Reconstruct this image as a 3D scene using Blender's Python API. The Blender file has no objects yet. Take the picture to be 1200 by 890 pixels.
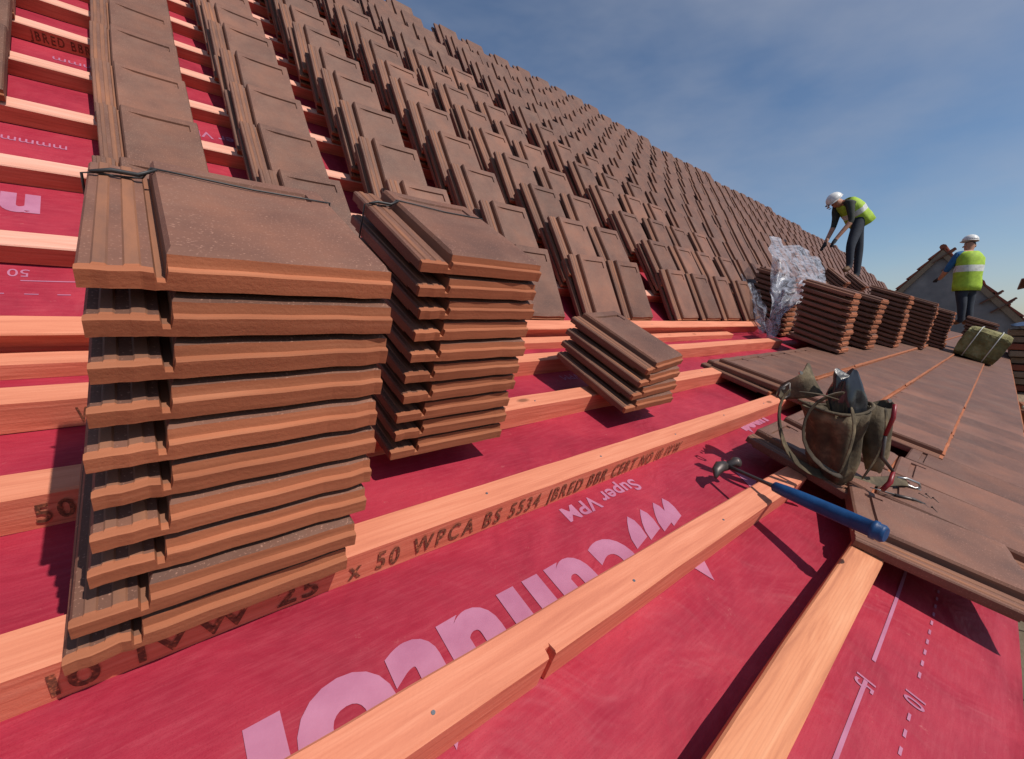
import bpy, bmesh, math, random
from mathutils import Vector, Matrix, noise
R = math.radians
random.seed(7)
S = bpy.context.scene
COL = S.collection

# ------------------------------------------------------------------ camera, light, sky
F_PX, CX, CY = 488.15, 600.0, 445.0
TH, PH = 0.7802, 0.3867                 # pitch of the main slope and of the shallow eaves slope
CAM = Vector((0.0, -1.76043, 0.10928))
PIT = math.atan((CY-379.07)/F_PX)
YAW = math.atan((1174.8-CX)*math.cos(PIT)/F_PX)
FW = Vector((math.cos(YAW)*math.cos(PIT), math.sin(YAW)*math.cos(PIT), -math.sin(PIT)))
RT = Vector((math.sin(YAW), -math.cos(YAW), 0))
UP = RT.cross(FW)
cd = bpy.data.cameras.new('camera'); cam = bpy.data.objects.new('camera', cd); COL.objects.link(cam)
m = Matrix((RT, UP, -FW)).transposed().to_4x4(); m.translation = CAM
cam.matrix_world = m
cd.sensor_width = 36; cd.lens = F_PX*36/1200; cd.clip_start = 0.02; cd.clip_end = 3000
S.camera = cam

SUN = Vector((0.22, -0.70, 0.82)).normalized()
w = bpy.data.worlds.new('World'); S.world = w; w.use_nodes = True
nt = w.node_tree; bg = nt.nodes['Background']
sky = nt.nodes.new('ShaderNodeTexSky'); sky.sky_type = 'NISHITA'; sky.sun_disc = False
sky.sun_elevation = math.asin(SUN.z); sky.sun_rotation = math.atan2(SUN.x, SUN.y)
sky.air_density = 1.0; sky.dust_density = 0.5; sky.ozone_density = 4.0
# thin high cloud, in world directions
tc = nt.nodes.new('ShaderNodeTexCoord'); mp = nt.nodes.new('ShaderNodeMapping')
mp.inputs['Scale'].default_value = (1.0, 2.2, 5.0)
nz = nt.nodes.new('ShaderNodeTexNoise'); nz.inputs['Scale'].default_value = 1.15; nz.inputs['Detail'].default_value = 5
nz.inputs['Roughness'].default_value = 0.55
rp = nt.nodes.new('ShaderNodeValToRGB'); rp.color_ramp.elements[0].position = 0.36; rp.color_ramp.elements[1].position = 0.75
rp.color_ramp.elements[0].color = (0, 0, 0, 1); rp.color_ramp.elements[1].color = (0.46, 0.46, 0.46, 1)
mx = nt.nodes.new('ShaderNodeMix'); mx.data_type = 'RGBA'
mx.inputs['B'].default_value = (4.3, 4.5, 5.2, 1)
nt.links.new(tc.outputs['Generated'], mp.inputs['Vector']); nt.links.new(mp.outputs['Vector'], nz.inputs['Vector'])
nt.links.new(nz.outputs['Fac'], rp.inputs['Fac']); nt.links.new(rp.outputs['Color'], mx.inputs['Factor'])
nt.links.new(sky.outputs['Color'], mx.inputs['A']); nt.links.new(mx.outputs['Result'], bg.inputs['Color'])
bg.inputs['Strength'].default_value = 0.105
sl = bpy.data.lights.new('sun', 'SUN'); sl.energy = 4.6; sl.angle = R(0.5); sl.color = (1.0, 0.93, 0.84)
so = bpy.data.objects.new('sun', sl); COL.objects.link(so)
so.rotation_euler = SUN.to_track_quat('Z', 'Y').to_euler()
S.view_settings.view_transform = 'Standard'; S.view_settings.look = 'None'
S.view_settings.exposure = -0.12; S.view_settings.gamma = 1.0; S.view_settings.use_curve_mapping = False

# ------------------------------------------------------------------ frames
EX = Vector((1, 0, 0))
def Vv(a): return Vector((0, math.cos(a), math.sin(a)))
def Nn(a): return Vector((0, -math.sin(a), math.cos(a)))
VL, NL, VU, NU = Vv(PH), Nn(PH), Vv(TH), Nn(TH)
def PL(u, v, h=0): return EX*u + VL*v + NL*h
def PU(u, v, h=0): return EX*u + VU*v + NU*h
def frame(slope, u, v, h, yaw=0.0, tilt=0.0, roll=0.0):
    """matrix: local x along battens, y up the slope, z off the slope"""
    a = TH if slope == 'U' else PH
    b = Matrix((EX, Vv(a), Nn(a))).transposed().to_4x4()
    b.translation = EX*u + Vv(a)*v + Nn(a)*h
    return b @ Matrix.Rotation(yaw, 4, 'Z') @ Matrix.Rotation(tilt, 4, 'X') @ Matrix.Rotation(roll, 4, 'Y')
def at(px, py, z):
    return CAM + (FW*F_PX + RT*(px-CX) - UP*(py-CY))*(z/F_PX)

# ------------------------------------------------------------------ materials
def new_mat(name):
    mt = bpy.data.materials.new(name); mt.use_nodes = True
    t = mt.node_tree; return mt, t, t.nodes['Principled BSDF']
def N(t, kind, **kw):
    n = t.nodes.new(kind)
    for k, v in kw.items():
        if k in n.inputs: n.inputs[k].default_value = v
        else: setattr(n, k, v)
    return n
def ramp(t, src, stops):
    r = t.nodes.new('ShaderNodeValToRGB'); e = r.color_ramp.elements
    while len(e) < len(stops): e.new(0.5)
    for i, (p, c) in enumerate(stops): e[i].position = p; e[i].color = (*c, 1)
    t.links.new(src, r.inputs['Fac']); return r.outputs['Color']
def mix(t, a, b, f, mode='MIX'):
    n = t.nodes.new('ShaderNodeMix'); n.data_type = 'RGBA'; n.blend_type = mode
    for s, x in (('A', a), ('B', b), ('Factor', f)):
        i = n.inputs[s]
        if hasattr(x, 'links'): t.links.new(x, i)
        elif isinstance(x, tuple): i.default_value = (*x, 1)
        else: i.default_value = x
    return n.outputs['Result']
def noisy(name, stops, scale=(8, 8, 8), detail=6, rough=0.8, bump=0.3, bscale=60, bdist=0.004, coords='Object',
          speck=None, speck_scale=90, spec=0.3, obj_rand=0.0, dirt=None, metal=0.0):
    mt, t, p = new_mat(name)
    c = N(t, 'ShaderNodeTexCoord'); mpn = N(t, 'ShaderNodeMapping'); mpn.inputs['Scale'].default_value = scale
    t.links.new(c.outputs[coords], mpn.inputs['Vector'])
    vec = mpn.outputs['Vector']
    if obj_rand:
        oi = N(t, 'ShaderNodeObjectInfo'); ml = N(t, 'ShaderNodeVectorMath', operation='SCALE')
        cb = N(t, 'ShaderNodeCombineXYZ')
        t.links.new(oi.outputs['Random'], cb.inputs[0]); t.links.new(oi.outputs['Random'], cb.inputs[1])
        t.links.new(cb.outputs[0], ml.inputs[0]); ml.inputs['Scale'].default_value = 57.0
        ad = N(t, 'ShaderNodeVectorMath', operation='ADD'); t.links.new(vec, ad.inputs[0]); t.links.new(ml.outputs[0], ad.inputs[1])
        vec = ad.outputs[0]
    nn = N(t, 'ShaderNodeTexNoise', Scale=1.0, Detail=detail, Roughness=0.6); t.links.new(vec, nn.inputs['Vector'])
    col = ramp(t, nn.outputs['Fac'], stops)
    if obj_rand:
        hs = N(t, 'ShaderNodeHueSaturation'); mr = N(t, 'ShaderNodeMapRange')
        t.links.new(oi.outputs['Random'], mr.inputs['Value']); mr.inputs['To Min'].default_value = 1-obj_rand; mr.inputs['To Max'].default_value = 1+obj_rand
        t.links.new(mr.outputs[0], hs.inputs['Value']); t.links.new(col, hs.inputs['Color']); col = hs.outputs['Color']
    if speck:
        s2 = N(t, 'ShaderNodeTexNoise', Scale=speck_scale, Detail=3); t.links.new(c.outputs[coords], s2.inputs['Vector'])
        f = ramp(t, s2.outputs['Fac'], [(0.60, (0, 0, 0)), (0.70, (1, 1, 1))])
        col = mix(t, col, speck, f)
    if dirt:
        s3 = N(t, 'ShaderNodeTexNoise', Scale=3.1, Detail=8, Roughness=0.7); t.links.new(c.outputs[coords], s3.inputs['Vector'])
        f = ramp(t, s3.outputs['Fac'], [(0.50, (0, 0, 0)), (0.72, (.38, .38, .38))])
        col = mix(t, col, dirt, f)
    t.links.new(col, p.inputs['Base Color'])
    p.inputs['Roughness'].default_value = rough; p.inputs['Specular IOR Level'].default_value = spec
    p.inputs['Metallic'].default_value = metal
    if bump:
        b2 = N(t, 'ShaderNodeTexNoise', Scale=bscale, Detail=5, Roughness=0.65); t.links.new(c.outputs[coords], b2.inputs['Vector'])
        bn = N(t, 'ShaderNodeBump', Strength=bump, Distance=bdist); t.links.new(b2.outputs['Fac'], bn.inputs['Height'])
        t.links.new(bn.outputs['Normal'], p.inputs['Normal'])
    return mt
def flat(name, col, rough=0.6, metal=0.0, spec=0.4, bump=0.15, bscale=80):
    k = [(0.3, tuple(x*0.75 for x in col)), (0.7, tuple(min(1, x*1.15) for x in col))]
    return noisy(name, k, scale=(14, 14, 14), rough=rough, metal=metal, spec=spec, bump=bump, bscale=bscale, bdist=0.002)

M = {}
M['tile'] = noisy('tile_coat', [(0.25, (.100, .049, .036)), (0.5, (.160, .073, .049)), (0.75, (.222, .093, .056))], scale=(5, 5, 5),
                  rough=0.62, bump=0.2, bscale=220, bdist=0.0015, speck=(.33, .17, .12), speck_scale=260, obj_rand=0.22, dirt=(.24, .15, .11), spec=0.35)
M['edge'] = noisy('tile_raw_edge', [(0.3, (.27, .092, .046)), (0.55, (.36, .128, .064)), (0.8, (.44, .18, .098))], scale=(3, 14, 90),
                  rough=0.8, bump=0.22, bscale=170, bdist=0.004, obj_rand=0.14, spec=0.2)
M['rib'] = noisy('tile_rib_wear', [(0.35, (.16, .080, .056)), (0.7, (.30, .125, .065))], scale=(20, 4, 20), rough=0.7, bump=0.3, bscale=150, bdist=0.002, obj_rand=0.1)

def wood(name, a, b, c, gs=(3, 60, 60), knots=True):
    mt, t, p = new_mat(name)
    co = N(t, 'ShaderNodeTexCoord'); oi = N(t, 'ShaderNodeObjectInfo')
    ml = N(t, 'ShaderNodeVectorMath', operation='SCALE'); cb = N(t, 'ShaderNodeCombineXYZ')
    t.links.new(oi.outputs['Random'], cb.inputs[0]); t.links.new(cb.outputs[0], ml.inputs[0]); ml.inputs['Scale'].default_value = 91
    ad = N(t, 'ShaderNodeVectorMath', operation='ADD'); t.links.new(co.outputs['Object'], ad.inputs[0]); t.links.new(ml.outputs[0], ad.inputs[1])
    mp_ = N(t, 'ShaderNodeMapping'); mp_.inputs['Scale'].default_value = gs; t.links.new(ad.outputs[0], mp_.inputs['Vector'])
    n1 = N(t, 'ShaderNodeTexNoise', Scale=1.0, Detail=6, Roughness=0.6, Distortion=0.6); t.links.new(mp_.outputs[0], n1.inputs['Vector'])
    col = ramp(t, n1.outputs['Fac'], [(0.28, a), (0.5, b), (0.75, c)])
    n2 = N(t, 'ShaderNodeTexNoise', Scale=5.0, Detail=3); t.links.new(ad.outputs[0], n2.inputs['Vector'])
    wv = N(t, 'ShaderNodeTexWave', Scale=9.0, Distortion=9.0, Detail=3.0); wv.inputs['Detail Scale'].default_value = 0.7; wv.bands_direction = 'Y'
    mp2 = N(t, 'ShaderNodeMapping'); mp2.inputs['Scale'].default_value = (0.55, 5, 5); t.links.new(ad.outputs[0], mp2.inputs['Vector']); t.links.new(mp2.outputs[0], wv.inputs['Vector'])
    col = mix(t, col, a, ramp(t, wv.outputs['Fac'], [(0.55, (0, 0, 0)), (0.95, (.18, .18, .18))]))
    if knots:
        vo = N(t, 'ShaderNodeTexVoronoi', Scale=1.0); mp3 = N(t, 'ShaderNodeMapping'); mp3.inputs['Scale'].default_value = (3.1, 7.5, 7.5)
        t.links.new(ad.outputs[0], mp3.inputs['Vector']); t.links.new(mp3.outputs[0], vo.inputs['Vector'])
        col = mix(t, col, (.16, .06, .03), ramp(t, vo.outputs['Distance'], [(0.05, (.8, .8, .8)), (0.11, (0, 0, 0))]))
    t.links.new(col, p.inputs['Base Color']); p.inputs['Roughness'].default_value = 0.75; p.inputs['Specular IOR Level'].default_value = 0.25
    bn = N(t, 'ShaderNodeBump', Strength=0.5, Distance=0.002); t.links.new(n1.outputs['Fac'], bn.inputs['Height']); 
    n4 = N(t, 'ShaderNodeTexNoise', Scale=160.0, Detail=4); t.links.new(co.outputs['Object'], n4.inputs['Vector'])
    bn2 = N(t, 'ShaderNodeBump', Strength=0.35, Distance=0.0015); t.links.new(n4.outputs['Fac'], bn2.inputs['Height']); t.links.new(bn.outputs[0], bn2.inputs['Normal'])
    t.links.new(bn2.outputs[0], p.inputs['Normal'])
    return mt
M['batten'] = wood('treated_timber', (.52, .17, .10), (.62, .22, .128), (.70, .28, .17))
M['batten_pale'] = wood('pale_treated_timber', (.58, .27, .19), (.70, .345, .255), (.78, .43, .33), knots=False)
M['batten_face'] = wood('treated_timber_sawn', (.50, .125, .075), (.66, .18, .11), (.76, .27, .175), gs=(4, 40, 90), knots=False)
M['plank'] = wood('planed_timber', (.40, .14, .075), (.62, .245, .125), (.72, .33, .18), gs=(2.2, 30, 30))

def membrane():
    mt, t, p = new_mat('red_membrane')
    c = N(t, 'ShaderNodeTexCoord')
    mp1 = N(t, 'ShaderNodeMapping'); mp1.inputs['Scale'].default_value = (2.0, 3.2, 2.0); t.links.new(c.outputs['Object'], mp1.inputs['Vector'])
    n1 = N(t, 'ShaderNodeTexNoise', Scale=1.4, Detail=8, Roughness=0.62, Distortion=0.5); t.links.new(mp1.outputs[0], n1.inputs['Vector'])
    col = ramp(t, n1.outputs['Fac'], [(0.28, (.22, .011, .028)), (0.5, (.325, .020, .043)), (0.72, (.43, .036, .060))])
    mp2 = N(t, 'ShaderNodeMapping'); mp2.inputs['Rotation'].default_value = (0, 0, 0.5); mp2.inputs['Scale'].default_value = (14, 160, 30); t.links.new(c.outputs['Object'], mp2.inputs['Vector'])
    n2 = N(t, 'ShaderNodeTexNoise', Scale=1.0, Detail=5, Roughness=0.7); t.links.new(mp2.outputs[0], n2.inputs['Vector'])
    col = mix(t, col, (.48, .090, .115), ramp(t, n2.outputs['Fac'], [(0.45, (0, 0, 0)), (0.8, (.32, .32, .32))]))
    n5 = N(t, 'ShaderNodeTexNoise', Scale=420.0, Detail=2); t.links.new(c.outputs['Object'], n5.inputs['Vector'])
    col = mix(t, col, (.25, .012, .03), ramp(t, n5.outputs['Fac'], [(0.5, (0, 0, 0)), (0.75, (.5, .5, .5))]))
    n6 = N(t, 'ShaderNodeTexNoise', Scale=26.0, Detail=9, Roughness=0.75); t.links.new(c.outputs['Object'], n6.inputs['Vector'])
    col = mix(t, col, (.55, .22, .20), ramp(t, n6.outputs['Fac'], [(0.64, (0, 0, 0)), (0.74, (.55, .55, .55))]))
    t.links.new(col, p.inputs['Base Color']); p.inputs['Roughness'].default_value = 0.55; p.inputs['Specular IOR Level'].default_value = 0.22
    p.inputs['Sheen Weight'].default_value = 0.0
    b = N(t, 'ShaderNodeBump', Strength=0.35, Distance=0.0015); t.links.new(n2.outputs['Fac'], b.inputs['Height'])
    n3 = N(t, 'ShaderNodeTexNoise', Scale=5.0, Detail=3, Distortion=1.0); t.links.new(c.outputs['Object'], n3.inputs['Vector'])
    b2 = N(t, 'ShaderNodeBump', Strength=0.5, Distance=0.03); t.links.new(n3.outputs['Fac'], b2.inputs['Height']); t.links.new(b.outputs[0], b2.inputs['Normal'])
    t.links.new(b2.outputs[0], p.inputs['Normal'])
    return mt
M['membrane'] = membrane()
M['print'] = noisy('membrane_print', [(0.3, (.35, .115, .20)), (0.7, (.45, .18, .28))], scale=(9, 9, 9), rough=0.6, bump=0.2, bscale=200, bdist=0.001)
M['ink'] = noisy('stamp_ink', [(0.42, (.13, .045, .028)), (0.58, (.26, .085, .045)), (0.68, (.62, .18, .09))], scale=(160, 160, 160), rough=0.9, bump=0)
M['strap'] = flat('black_strap', (.035, .034, .036), 0.5)
M['leather'] = noisy('worn_leather', [(0.32, (.035, .027, .018)), (0.52, (.095, .072, .044)), (0.70, (.26, .20, .12))], scale=(9, 9, 9), rough=0.8, bump=0.7, bscale=45, bdist=0.006)
M['leather_dark'] = noisy('dark_leather', [(0.3, (.022, .016, .012)), (0.7, (.075, .052, .032))], scale=(12, 12, 12), rough=0.55, bump=0.5, bscale=60)
M['black_plastic'] = flat('glossy_black_plastic', (.035, .037, .042), 0.18, spec=0.7, bump=0.5, bscale=22)
M['steel'] = flat('worn_steel', (.42, .41, .40), 0.32, metal=0.9)
M['dark_steel'] = flat('dark_steel', (.09, .075, .07), 0.45, metal=0.6)
M['blue'] = noisy('blue_grip', [(0.3, (.005, .035, .115)), (0.7, (.012, .075, .22))], scale=(14, 14, 14), rough=0.45, bump=0.25, bscale=70, dirt=(.08, .09, .13))
M['red'] = flat('red_plastic', (.22, .012, .02), 0.4)
M['grey_wall'] = noisy('grey_render', [(0.3, (.17, .165, .17)), (0.7, (.27, .255, .25))], scale=(2, 2, 2), rough=0.95, bump=0.5, bscale=14, bdist=0.01)
M['ground'] = noisy('earth', [(0.3, (.10, .085, .06)), (0.7, (.20, .165, .115))], scale=(.2, .2, .2), rough=1, bump=0.6, bscale=3, bdist=0.1)
M['bale'] = noisy('mossy_wrapping', [(0.3, (.10, .085, .035)), (0.5, (.20, .18, .075)), (0.75, (.36, .33, .17))], scale=(7, 7, 7), rough=0.85, bump=1.0, bscale=18, bdist=0.03)
M['hivis'] = flat('hi_vis_yellow', (.34, .52, .04), 0.7, bump=0.3, bscale=12)
M['silver'] = flat('reflective_tape', (.62, .63, .60), 0.35)
M['white'] = flat('white_helmet', (.80, .80, .78), 0.3, bump=0.03)
M['skin'] = flat('skin', (.46, .23, .15), 0.6)
M['hair'] = flat('hair', (.04, .025, .018), 0.8)
M['trouser'] = flat('dark_work_trousers', (.022, .028, .042), 0.85)
M['blue_shirt'] = flat('blue_shirt', (.02, .12, .30), 0.8)
M['dark_shirt'] = flat('dark_shirt', (.03, .035, .03), 0.8)
M['boot'] = flat('tan_boots', (.16, .085, .04), 0.7)
M['glove'] = flat('dark_glove', (.03, .03, .035), 0.8)
M['scaffold'] = flat('galvanised_tube', (.40, .40, .40), 0.4, metal=0.8)
M['board'] = wood('weathered_board', (.16, .11, .075), (.26, .19, .13), (.36, .27, .19))
M['far_tile'] = noisy('far_roof_tile', [(0.3, (.20, .055, .035)), (0.7, (.30, .095, .055))], scale=(3, 3, 3), rough=0.8, bump=0.5, bscale=20, bdist=0.02)
M['brick'] = noisy('brick', [(0.3, (.24, .10, .06)), (0.7, (.38, .18, .10))], scale=(4, 4, 4), rough=0.9)
M['tarp'] = flat('blue_tarpaulin', (.03, .055, .12), 0.5, bump=0.6, bscale=9)
M['block'] = flat('grey_block', (.24, .25, .20), 0.95, bump=0.6, bscale=30)
def plastic():
    mt, t, p = new_mat('clear_polythene')
    c = N(t, 'ShaderNodeTexCoord'); n1 = N(t, 'ShaderNodeTexNoise', Scale=9.0, Detail=6, Roughness=0.7, Distortion=1.5); t.links.new(c.outputs['Object'], n1.inputs['Vector'])
    p.inputs['Base Color'].default_value = (.60, .63, .72, 1); p.inputs['Roughness'].default_value = 0.22
    t.links.new(ramp(t, n1.outputs['Fac'], [(0.40, (.06, .06, .06)), (0.70, (.55, .55, .55))]), p.inputs['Alpha'])
    b = N(t, 'ShaderNodeBump', Strength=0.5, Distance=0.012); t.links.new(n1.outputs['Fac'], b.inputs['Height']); t.links.new(b.outputs[0], p.inputs['Normal'])
    return mt
M['plastic'] = plastic()

# ------------------------------------------------------------------ object helpers
def link(name, me, parent=None, mats=None):
    o = bpy.data.objects.new(name, me); COL.objects.link(o)
    if mats:
        for mm in (mats if isinstance(mats, (list, tuple)) else [mats]): me.materials.append(M[mm] if isinstance(mm, str) else mm)
    if parent: o.parent = parent
    return o
def tag(o, label=None, cat=None, group=None, kind=None):
    if label: o['label'] = label
    if cat: o['category'] = cat
    if group: o['group'] = group
    if kind: o['kind'] = kind
    elif cat: o['kind'] = 'thing'
    return o
def empty(name, mw):
    o = bpy.data.objects.new(name, None); COL.objects.link(o); o.empty_display_size = 0.05
    o.matrix_world = mw if isinstance(mw, Matrix) else Matrix.Translation(mw)
    return o
class MB:
    def __init__(s): s.v = []; s.f = []; s.mi = []; s.sm = []
    def add(s, vs, fs, mi=0, smooth=False):
        o = len(s.v); s.v += [tuple(x) for x in vs]
        for f in fs: s.f.append(tuple(o+i for i in f)); s.mi.append(mi); s.sm.append(smooth)
        return s
    def box(s, a, b, mi=0, mat=None, bev=0.0):
        x0, y0, z0 = a; x1, y1, z1 = b
        if bev:
            bm = bmesh.new(); bmesh.ops.create_cube(bm, size=1)
            for vv in bm.verts: vv.co = Vector(((x0+x1)/2+vv.co.x*(x1-x0), (y0+y1)/2+vv.co.y*(y1-y0), (z0+z1)/2+vv.co.z*(z1-z0)))
            bmesh.ops.bevel(bm, geom=bm.edges[:], offset=bev, segments=1, affect='EDGES')
            bm.verts.ensure_lookup_table(); bm.verts.index_update()
            vs = [v.co.copy() for v in bm.verts]; fs = [[v.index for v in f.verts] for f in bm.faces]; bm.free()
        else:
            vs = [Vector(p) for p in ((x0,y0,z0),(x1,y0,z0),(x1,y1,z0),(x0,y1,z0),(x0,y0,z1),(x1,y0,z1),(x1,y1,z1),(x0,y1,z1))]
            fs = [(0,3,2,1),(4,5,6,7),(0,1,5,4),(1,2,6,5),(2,3,7,6),(3,0,4,7)]
        if mat: vs = [mat @ v for v in vs]
        return s.add(vs, fs, mi)
    def tube(s, pts, rad, seg=8, mi=0, cap=True, smooth=True, flatx=1.0):
        pts = [Vector(p) for p in pts]; n = len(pts)
        rad = rad if isinstance(rad, (list, tuple)) else [rad]*n
        vs = []; fs = []; prev = None
        for i, p in enumerate(pts):
            d = (pts[min(i+1, n-1)]-pts[max(i-1, 0)]).normalized()
            if prev is None: a = d.orthogonal().normalized()
            else:
                a = prev - d*prev.dot(d)
                a = a.normalized() if a.length > 1e-6 else d.orthogonal().normalized()
            prev = a; b = d.cross(a)
            for k in range(seg):
                q = 2*math.pi*k/seg
                vs.append(p+(a*math.cos(q)*flatx+b*math.sin(q))*rad[i])
        for i in range(n-1):
            for k in range(seg):
                k2 = (k+1) % seg
                fs.append((i*seg+k, i*seg+k2, (i+1)*seg+k2, (i+1)*seg+k))
        s.add(vs, fs, mi, smooth)
        if cap:
            o = len(s.v)-len(vs)
            s.f.append(tuple(o+k for k in range(seg))[::-1]); s.mi.append(mi); s.sm.append(False)
            s.f.append(tuple(o+(n-1)*seg+k for k in range(seg))); s.mi.append(mi); s.sm.append(False)
        return s
    def grid(s, fn, nu, nv, mi=0, smooth=True):
        vs = [fn(i/(nu-1), j/(nv-1)) for j in range(nv) for i in range(nu)]
        fs = [(j*nu+i, j*nu+i+1, (j+1)*nu+i+1, (j+1)*nu+i) for j in range(nv-1) for i in range(nu-1)]
        return s.add(vs, fs, mi, smooth)
    def mesh(s, name):
        me = bpy.data.meshes.new(name); me.from_pydata(s.v, [], s.f)
        me.polygons.foreach_set('material_index', s.mi); me.polygons.foreach_set('use_smooth', s.sm)
        me.update(); return me
    def build(s, name, mats, parent=None):
        return link(name, s.mesh(name), parent, mats)
def jit(a): return random.uniform(-a, a)
def thick(o, t):
    md = o.modifiers.new('thickness', 'SOLIDIFY'); md.thickness = t; md.offset = 0; return o
def subd(o, l=1):
    md = o.modifiers.new('smooth', 'SUBSURF'); md.levels = l; md.render_levels = l; return o

# ------------------------------------------------------------------ roof deck
BL = {'C': -0.36, 'D': -0.70, 'E1': -1.055, 'E0': -1.395, 'F': -1.705}
BH, BW = 0.080, 0.074
UB = [0.425, 0.865, 1.29, 1.715, 2.115, 2.50, 2.90, 3.30, 3.70, 4.10, 4.50, 4.90, 5.30, 5.70]
UEND = 19.5
def vtop(u): return min(6.05, 6.85-0.165*max(u, 0))
def wave(u, v):
    return 0.006*noise.noise(Vector((u*2.3, v*2.6, 3.1))) + 0.0035*math.sin(u*5.2+0.6)
def sheet(name, slope, u0, u1, v0, v1f, nu, nv):
    P = PL if slope == 'L' else PU
    mb = MB()
    def fn(a, b):
        u = u0+(u1-u0)*(a**1.8); v1 = v1f(u) if callable(v1f) else v1f; v = v0+(v1-v0)*b
        fade = min(1, abs(v)/0.15)
        return P(u, v, (wave(u, v))*fade if u < 4 else 0)
    mb.grid(fn, nu, nv); return mb
def struct(o, **k): return tag(o, kind='structure', **k)
mb = sheet('m', 'L', -3.0, UEND, -2.03, 0.0, 110, 40)
mb2 = sheet('m', 'U', -3.0, UEND, 0.0, vtop, 110, 60)
me_ = MB(); me_.v = mb.v+mb2.v; k = len(mb.v)
me_.f = mb.f+[tuple(i+k for i in f) for f in mb2.f]; me_.mi = mb.mi+mb2.mi; me_.sm = mb.sm+mb2.sm
o = me_.build('roof_underlay', ['membrane']); thick(o, 0.002)
tag(o, 'crimson red breathable membrane stretched over the whole roof under the battens', 'roof membrane')
# the house under the roof
hb = MB()
def prism(mb, prof, x0, x1, mi=0):
    n = len(prof); vs = [Vector((x0, y, z)) for y, z in prof]+[Vector((x1, y, z)) for y, z in prof]
    fs = [tuple(range(n))[::-1], tuple(range(n, 2*n))]+[(i, (i+1) % n, n+(i+1) % n, n+i) for i in range(n)]
    mb.add(vs, fs, mi)
e = PL(0, -1.95, -0.03); k0 = PU(0, 0, -0.03); r0 = PU(0, 4.4, -0.03); r1 = PU(0, 3.3, -0.03)
house = empty('house', Vector((8, 4, -6)))
prism(hb, [(e.y, -6), (e.y, e.z), (k0.y, k0.z), (r1.y, r1.z), (r1.y+2.6, -6)], -3.0, UEND-0.05)
for ch in [hb.build('wall', ['brick'])]:
    ch.parent = house; ch.matrix_parent_inverse = house.matrix_world.inverted()
tag(house, 'long brick house carrying the half tiled roof, hidden under the membrane', 'house')

# ------------------------------------------------------------------ battens
def batten(slope, u0, u1, v, label, bh=BH, bw=BW, yaw=0.0, sag=0.004, notch=None, mats=('batten', 'batten_face'), group=None, h0=0.0, cat='roof batten'):
    n = max(4, int((u1-u0)/0.10)); n = min(n, 120)
    xs = [(u1-u0)*i/n for i in range(n+1)]
    if notch is not None: xs = sorted(xs+[notch-0.0085, notch-0.006, notch+0.006, notch+0.0085])
    sd = random.random()*50
    mb = MB(); vs = []
    c = 0.004
    prof = [(0, 0), (0, bh-c), (c, bh), (bw-c, bh), (bw, bh-c), (bw, 0)]
    for x in xs:
        dv = sag*noise.noise(Vector((x*1.1, sd, 0))); dh = sag*0.6*noise.noise(Vector((x*1.3, sd, 9)))
        cut = notch is not None and abs(x-notch) < 0.0065
        for i, (a, b) in enumerate(prof):
            rr = 0.0012*noise.noise(Vector((x*17, a*40+sd, b*40)))
            aa = a+(0.016 if cut and i in (0, 1, 2) else 0)
            vs.append((x, aa+dv+rr, b+dh*(b/bh)+rr))
    m6 = len(prof); fs = []; mi = []
    for i in range(len(xs)-1):
        for k in range(m6):
            k2 = (k+1) % m6
            fs.append((i*m6+k, i*m6+k2, (i+1)*m6+k2, (i+1)*m6+k)); mi.append(1 if k in (0, 4, 5) else 0)
    fs.append(tuple(range(m6))[::-1]); mi.append(1); fs.append(tuple((len(xs)-1)*m6+k for k in range(m6))); mi.append(1)
    me = bpy.data.meshes.new('roof_batten'); me.from_pydata(vs, [], [f[::-1] for f in fs]); me.polygons.foreach_set('material_index', mi); me.update()
    o = link('roof_batten', me, None, list(mats)); o.matrix_world = frame(slope, u0, v, h0, yaw)
    tag(o, label, cat, group); return o
GB = 'timber battens fixed along the slope'
bE1 = batten('L', -1.6, 4.2, BL['E1'], 'orange batten stamped WPCA BS 5534 that carries the left foreground tile stack', group=GB)
bD = batten('L', -1.6, 5.5, BL['D'], 'orange batten carrying the front of the second tile stack and the small leaning pile', group=GB)
bC = batten('L', -1.6, 4.74, BL['C'], 'orange batten just below the doubled pair, its cut end near the polythene', group=GB)
bA2 = batten('L', -1.6, 4.2, -0.095, 'lower flat batten of the doubled pair at the change of slope', bh=0.045, bw=0.07, group=GB)
bA = batten('U', -1.6, 5.05, 0.02, 'upper batten of the doubled pair, under the lowest loaded tiles', bh=0.09, bw=0.075, group=GB)
bE0 = batten('L', -1.0, 1.80, -1.358, 'nearest orange batten with a knot hole notch, crossing over the big pale lettering', bh=0.082, bw=0.076, yaw=-0.022, notch=1.47, group=GB)
bF = batten('L', -0.9, 2.2, BL['F'], 'short knotty planed plank running under the eaves tiles, lower right', mats=('plank', 'plank'), bh=0.080, bw=0.080, yaw=0.0, group=None, h0=0.0)
ordn = ['first', 'second', 'third', 'fourth', 'fifth', 'sixth', 'seventh', 'eighth', 'ninth', 'tenth', 'eleventh', 'twelfth', 'thirteenth', 'fourteenth', 'fifteenth', 'sixteenth']
for i, v in enumerate(UB):
    ue = min(UEND, (6.85-v-0.1)/0.165)
    batten('U', -1.6, ue, v, 'pale orange batten on the steep slope, %s one above the doubled pair' % ordn[i], group='battens up the steep slope', bh=0.07, bw=0.075, mats=('batten_pale', 'batten_face'))

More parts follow.
